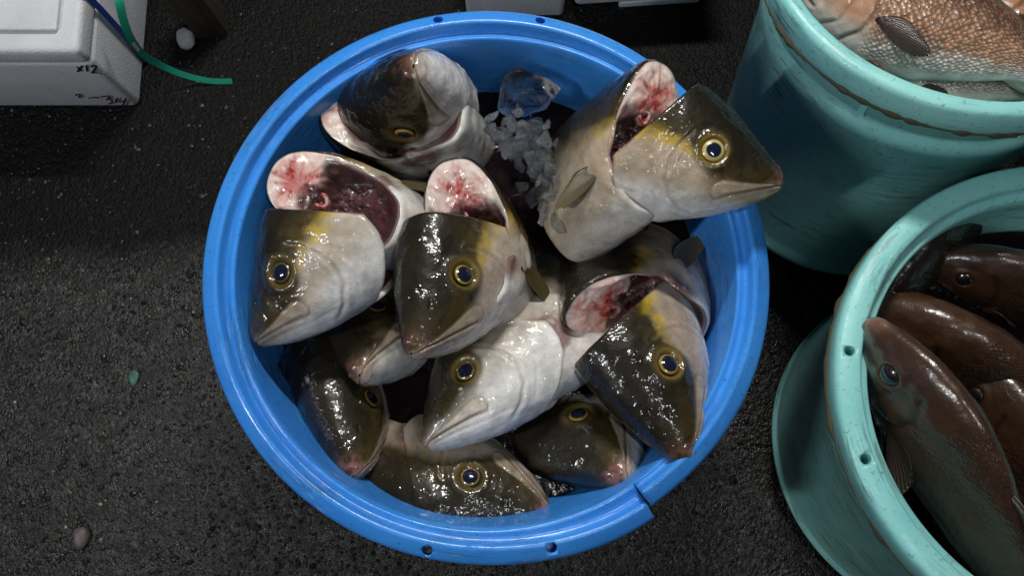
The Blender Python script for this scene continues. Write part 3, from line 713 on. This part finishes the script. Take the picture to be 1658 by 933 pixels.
BR = [  # pixel, height, axis, dorsal, length, width factor, colours, label
 ((1424, 10), .525, (.86, -.40, .10), (.42, .80, .35), .40, 1.0, (112, 80, 62), (168, 126, 98), (200, 194, 186), 'large scaly orange-brown fish with white belly on top in the tilted teal tub', (.27, -.09, 0)),
 ((1500, 108), .455, (.90, -.28, .08), (.25, .75, -.2), .30, 1.0, (150, 104, 84), (196, 150, 128), (214, 196, 188), 'pinkish fish peeping out under the large scaly fish', (.30, -.08, -.08)),
 ((1640, 20), .49, (.45, -.75, .2), (.80, .55, .2), .34, 1.0, (104, 72, 56), (166, 118, 86), (200, 190, 180), 'orange-brown fish along the right edge of the tilted teal tub', (.27, -.09, 0)),
 ((1412, 514), .495, (.44, -.89, -.16), (.12, .0, 1), .50, .74, (58, 38, 25), (68, 45, 30), (112, 100, 90), 'dark brown fish with its snout against the pale rim of the front teal tub', (0, 0, 0)),
 ((1480, 500), .430, (.80, -.55, -.10), (-.1, .25, 1), .46, 1.1, (62, 40, 25), (76, 50, 32), (110, 94, 86), 'broad brown fish in the front teal tub, behind the one at the rim', (.10, 0, .1)),
 ((1440, 462), .400, (.76, .60, -.16), (-.25, .3, .9), .35, .9, (36, 26, 23), (46, 34, 30), (90, 80, 76), 'blackish fish curving along the upper wall of the front teal tub', (.08, 0, .1)),
 ((1560, 408), .415, (.90, -.36, -.10), (-.1, .3, 1), .38, 1.0, (50, 33, 23), (60, 41, 29), (100, 88, 80), 'brown fish lying across the back of the front teal tub', (.08, 0, .1)),
 ((1620, 600), .440, (.30, -.92, -.12), (.25, .05, 1), .46, .9, (54, 36, 23), (66, 44, 29), (110, 96, 88), 'brown fish at the far right of the front teal tub', (.08, 0, .1)),
]
for q, (pp, z, a, n, L, wf, cb, cf, cw, lab, ll) in enumerate(BR):
    build_bream(loc_from(pp, z, a, n, L, ll), a, n, L, wf, cb, cf, cw, 300+9*q, lab)

# ------------------------------------------------------------------ ice
import bmesh
def ice_mesh(name, size, seed, npt=16, squash=(1, 1, .8), sub=2, rough=.12):
    rn = random.Random(seed); bm = bmesh.new()
    for _ in range(npt):
        v = Vector((rn.gauss(0, 1), rn.gauss(0, 1), rn.gauss(0, 1))).normalized()*rn.uniform(.8, 1)
        bm.verts.new((v.x*squash[0]*size, v.y*squash[1]*size, v.z*squash[2]*size))
    bmesh.ops.convex_hull(bm, input=bm.verts); loose = [v for v in bm.verts if not v.link_faces]; bmesh.ops.delete(bm, geom=loose, context='VERTS')
    bmesh.ops.bevel(bm, geom=bm.edges[:], offset=size*.07, segments=2, affect='EDGES', profile=.6)
    bmesh.ops.triangulate(bm, faces=bm.faces)
    for _ in range(sub): bmesh.ops.subdivide_edges(bm, edges=[e for e in bm.edges if e.calc_length() > size*.16], cuts=1); bmesh.ops.triangulate(bm, faces=bm.faces)
    for v in bm.verts:
        p = v.co/size*2.2+Vector((seed*3.1, 0, 0)); v.co += v.co.normalized()*size*rough*(mnoise.noise(p)+.4*mnoise.noise(p*3))
    me = D.meshes.new(name); bm.to_mesh(me); bm.free(); me.polygons.foreach_set('use_smooth', [True]*len(me.polygons)); me.materials.append(M['ice']); return me
def ice(loc, size, seed, label, group=None, squash=(1, 1, .8), rot=(0, 0, 0), me=None, sub=2):
    o = D.objects.new('ice_chunk', me or ice_mesh('ice_chunk', size, seed, squash=squash, sub=sub)); COL.objects.link(o); o.location = loc; o.rotation_euler = rot; return tag(o, label, 'ice', group)
ice(px(850, 152, .43), .050, 3, 'largest clear lump of ice between the snout-up fish and the far wall', squash=(1, .9, .7))
ice(px(862, 215, .455), .026, 5, 'glassy ice lump just below the largest lump')
ice(px(468, 592, .37), .030, 8, 'dark clear ice lump wedged at the left wall under the pale-cheeked fish', squash=(.7, 1, .7))
ims = [ice_mesh('ice_chunk', 1, 20+q, 10, sub=1) for q in range(5)]
for me_ in ims: me_.materials[0] = M['ice2']
rn = random.Random(4)
path = [(834, 200), (852, 228), (866, 256), (874, 290), (884, 330), (892, 380), (896, 430), (898, 480)]
for q in range(120):
    t = min(.62, abs(rn.gauss(0, .30)))*(len(path)-1); i = int(t); f_ = t-i
    x = path[i][0]*(1-f_)+path[i+1][0]*f_+rn.gauss(0, 25-3*t); y = path[i][1]*(1-f_)+path[i+1][1]*f_+rn.gauss(0, 9)
    o = ice(px(x, y, .500-.006*t+rn.uniform(-.05, .010)), 1, 0, 'small bit of crushed ice packed between the fish', 'crushed ice bits', me=ims[q % 5], rot=(rn.uniform(0, 6), rn.uniform(0, 6), rn.uniform(0, 6)))
    sz = rn.choice((.006, .009, .012, .015, .019)); o.scale = (sz, sz*rn.uniform(.7, 1.1), sz*rn.uniform(.6, 1))

# ------------------------------------------------------------------ polystyrene boxes
def rbox(name, x0, x1, y0, y1, z0, z1, r, mat, parent, seg=4, taper=0.):
    bm = bmesh.new(); bmesh.ops.create_cube(bm, size=1)
    for v in bm.verts:
        lo = v.co.z < 0; t = taper if lo else 0
        v.co = Vector((x0+t if v.co.x < 0 else x1-t, y0+t if v.co.y < 0 else y1-t, z0 if lo else z1))
    bmesh.ops.bevel(bm, geom=bm.edges[:], offset=r, segments=seg, affect='EDGES', profile=.5)
    me = D.meshes.new(name); bm.to_mesh(me); bm.free(); me.polygons.foreach_set('use_smooth', [True]*len(me.polygons)); me.materials.append(mat)
    o = D.objects.new(name, me); COL.objects.link(o); o.parent = parent; return o
def ribbon(name, pts, wdir, width, th, mat, parent=None):
    V = []; n = len(pts)
    for i, p in enumerate(pts):
        p = Vector(p); t = Vector(pts[min(n-1, i+1)])-Vector(pts[max(0, i-1)]); t.normalize(); w = Vector(wdir[i] if isinstance(wdir, list) else wdir); w = (w-t*w.dot(t)).normalized(); nn = t.cross(w)
        wd = width[i] if isinstance(width, list) else width
        for a, b in ((-.5, .5), (.5, .5), (.5, -.5), (-.5, -.5)): V.append(p+w*a*wd+nn*b*th)
    F = [(i*4+k, i*4+(k+1) % 4, i*4+4+(k+1) % 4, i*4+4+k) for i in range(n-1) for k in range(4)]+[(3, 2, 1, 0), tuple((n-1)*4+k for k in range(4))]
    return mesh_obj(name, V, F, mat, parent, smooth=False)
def spline(pts, m=8):
    P = [Vector(p) for p in pts]; P = [2*P[0]-P[1]]+P+[2*P[-1]-P[-2]]; out = []
    for i in range(1, len(P)-2):
        for k in range(m):
            t = k/m; a, b, c, d = P[i-1:i+3]; out.append(.5*((2*b)+(c-a)*t+(2*a-5*b+4*c-d)*t*t+(3*b-a-3*c+d)*t**3))
    out.append(P[-2]); return out
c0 = px(232, 177, 0)
bx = empty('polystyrene_box', (c0.x, c0.y, 0), 'white polystyrene box with black marker writing, left of the blue tub', 'box')
rbox('box_body', -.46, 0, 0, .36, 0, .205, .014, M['foam'], bx, taper=.004)
lid = rbox('lid', -.464, .004, -.004, .364, .207, .255, .012, M['foam'], bx)
rbox('lid_panel', -.43, -.03, .03, .33, .2555, .264, .004, M['foam'], lid)
ribbon('packing_strap', [(-.0, .10, .2665), (.006, .10, .256), (.0065, .10, .2), (.0035, .10, .08), (.0025, .10, .002)], (0, 1, 0), .014, .0012, M['bstrap'], bx)
def on_front(zx, zy):      # a point of the enlarged photograph -> the box's front face
    x = zx/4.24+129; y = zy/4.24; o = Vector((.0334, -.2082, 1.533)); p = px(x, y, 0)-o; k = (c0.y-o.y)/p.y; q = o+p*k; return (q.x-c0.x-.004, -.0006, q.z+.008)
STROKES = [[(14, 470), (50, 498)], [(50, 462), (16, 502)], [(78, 458), (84, 500)], [(112, 470), (132, 456), (146, 468), (132, 490), (116, 510), (150, 508), (184, 512)],
  [(2, 664), (20, 656), (34, 664), (26, 676), (44, 678)], [(92, 682), (130, 678), (160, 682)], [(176, 672), (214, 668), (236, 676), (214, 690), (246, 694), (250, 712), (226, 722)], [(290, 680), (276, 708)], [(276, 708), (336, 704)], [(346, 680), (322, 738)]]
for st_ in STROKES:
    ribbon('marker_stroke', [Vector(p) for p in spline([on_front(*p) for p in st_], 5)], [Vector((.35, 0, 1))]*(5*(len(st_)-1)+1), .0034, .0006, M['ink'], bx)
ribbon('marker_stroke', spline([on_front(-10, 410), on_front(14, 414), on_front(36, 420)], 4), (0, 0, 1), .005, .0006, M['red'], bx)
SP = [(186, -30, .285), (193, 0, .275), (200, 32, .240), (212, 62, .190), (232, 88, .125), (268, 109, .060), (308, 124, .022), (345, 131, .008), (376, 131, .005)]
pts = spline([px(*p) for p in SP], 8); n_ = len(pts)
wds = [Vector((1, .35, 0)).lerp(Vector((.25, .55, .75)), min(1, (i/(n_-1))*1.15)) for i in range(n_)]
sr = ribbon('packing_strap', pts, wds, [.0145-.003*(i/(n_-1)) for i in range(n_)], .0008, M['strap']); tag(sr, 'loose green plastic packing strap curling down beside the polystyrene box', 'strap')
k1 = [i for i in range(n_) if .40 < i/(n_-1) < .47]
ribbon('worn_print', [pts[i]+Vector((0, -.0004, .0012)) for i in k1], [wds[i] for i in k1], .006, .0006, M['scuff'], sr)

c1 = px(912, 27, 0)
b1 = empty('polystyrene_box', (c1.x, c1.y, 0), 'pale polystyrene box directly behind the blue tub', 'box'); rbox('box_body', -.19, 0, 0, .3, 0, .15, .010, M['foam'], b1); rbox('lid', -.193, .003, -.003, .303, .152, .19, .008, M['foam'], b1)
c2 = px(1137, 6, 0)
b2 = empty('polystyrene_box', (c2.x, c2.y, 0), 'pale polystyrene box on a stepped foot, right of the one behind the tub', 'box'); b2.rotation_euler = (0, 0, .07)
rbox('box_body', -.255, 0, 0, .3, .022, .16, .012, M['foam'], b2); rbox('foot', -.165, -.006, .003, .09, 0, .021, .004, M['foam'], b2); rbox('lid', -.258, .003, -.003, .303, .162, .2, .008, M['foam'], b2)

k = NT('dark_wet_wood'); v = k.coord('Object', (30, 30, 3)); k.l(k.ramp(k.noise(v, 1.5, 5, .6, .5), [(.3, (.018, .012, .008)), (.7, (.05, .033, .02))]), k.b.inputs['Base Color']); k.set(Roughness=.6); M['wood'] = k.m
c3 = px(345, 60, 0); wd = rbox('wooden_post', -.03, .03, 0, .06, 0, .16, .003, M['wood'], None); wd.location = (c3.x, c3.y, 0); wd.rotation_euler = (0, 0, .2); tag(wd, 'dim brown wooden block standing behind the white foam lump', 'post')
def lump(name, loc, size, seed, mat, squash=(1, 1, .6), sub=3):
    bm = bmesh.new(); bmesh.ops.create_icosphere(bm, subdivisions=sub, radius=1)
    for v in bm.verts:
        p = v.co*1.3+Vector((seed*2.7, 1.3, 0)); v.co *= 1+.28*mnoise.noise(p)+.12*mnoise.noise(p*3)
        v.co = Vector((v.co.x*squash[0], v.co.y*squash[1], max(-.8, v.co.z)*squash[2]))*size
    me = D.meshes.new(name); bm.to_mesh(me); bm.free(); me.polygons.foreach_set('use_smooth', [True]*len(me.polygons)); me.materials.append(mat)
    o = D.objects.new(name, me); COL.objects.link(o); o.location = loc; return o
tag(lump('foam_lump', px(300, 62, .014), .020, 2, M['foam'], (.85, 1.05, .7)), 'small rough white lump lying on the ground by the polystyrene box', 'lump')
M['gfrag'] = m_simple('dull_green_plastic', (.035, .10, .085), .45)
tag(lump('plastic_fragment', px(216, 612, .003), .013, 6, M['gfrag'], (.75, 1.3, .22), 2), 'dull green plastic scrap on the asphalt left of the tub', 'scrap')
M['stone'] = m_simple('grey_pink_stone', (.09, .075, .072), .5)
tag(lump('pebble', px(131, 872, .006), .017, 9, M['stone'], (.8, 1.2, .6), 2), 'greyish pink pebble at the lower left', 'pebble')

# ------------------------------------------------------------------ loose grit on the asphalt
def grit():
    rn = np.random.default_rng(12); V = []; F = []; C = []
    ico = [(0, 0, 1), (.894, 0, .447), (.276, .851, .447), (-.724, .526, .447), (-.724, -.526, .447), (.276, -.851, .447), (.724, .526, -.447), (-.276, .851, -.447), (-.894, 0, -.447), (-.276, -.851, -.447), (.724, -.526, -.447), (0, 0, -1)]
    fc = [(0, 1, 2), (0, 2, 3), (0, 3, 4), (0, 4, 5), (0, 5, 1), (1, 6, 2), (2, 7, 3), (3, 8, 4), (4, 9, 5), (5, 10, 1), (2, 6, 7), (3, 7, 8), (4, 8, 9), (5, 9, 10), (1, 10, 6), (6, 11, 7), (7, 11, 8), (8, 11, 9), (9, 11, 10), (10, 11, 6)]
    ico = np.array(ico); n = 0
    while n < 19000:
        x, y = rn.uniform(-1.05, 1.15), rn.uniform(-.80, .62)
        if y > .12 and rn.random() > .12: continue
        if math.hypot(x, y) < .285 or math.hypot(x-.605, y-.475) < .34 or math.hypot(x-.785, y+.175) < .306: continue
        s = .0013+.0034*rn.random()**2+(.003 if rn.random() < .02 else 0)
        q = ico*(1+.35*(rn.random((12, 1))-.5))*s*np.array([rn.uniform(.7, 1.3), rn.uniform(.7, 1.3), .7]); a = rn.uniform(0, 6.3); ca, sa = math.cos(a), math.sin(a)
        q = np.stack([q[:, 0]*ca-q[:, 1]*sa+x, q[:, 0]*sa+q[:, 1]*ca+y, q[:, 2]+s*.25], -1)
        b = len(V)*12; V.append(q); F += [(i+b, j+b, k_+b) for i, j, k_ in fc]
        t = rn.random(); g = .006+.04*rn.random()**2.2 if t < .994 else .08+.2*rn.random()
        c = np.array([g*1.03, g, g*.93])*(1 if rn.random() < .85 else np.array([1.3, 1, .68])); C.append(np.tile(c, (12, 1))); n += 1
    k = NT('wet_grit'); at = k.new('ShaderNodeVertexColor', layer_name='Col'); k.l(at.outputs[0], k.b.inputs['Base Color']); k.set(Roughness=.42, Specular_IOR_Level=.35)
    o = mesh_obj('gravel', np.vstack(V), F, k.m, smooth=False, col=np.vstack(C)); tag(o, 'loose wet grit scattered over the dark asphalt', 'gravel', kind='stuff')
grit()
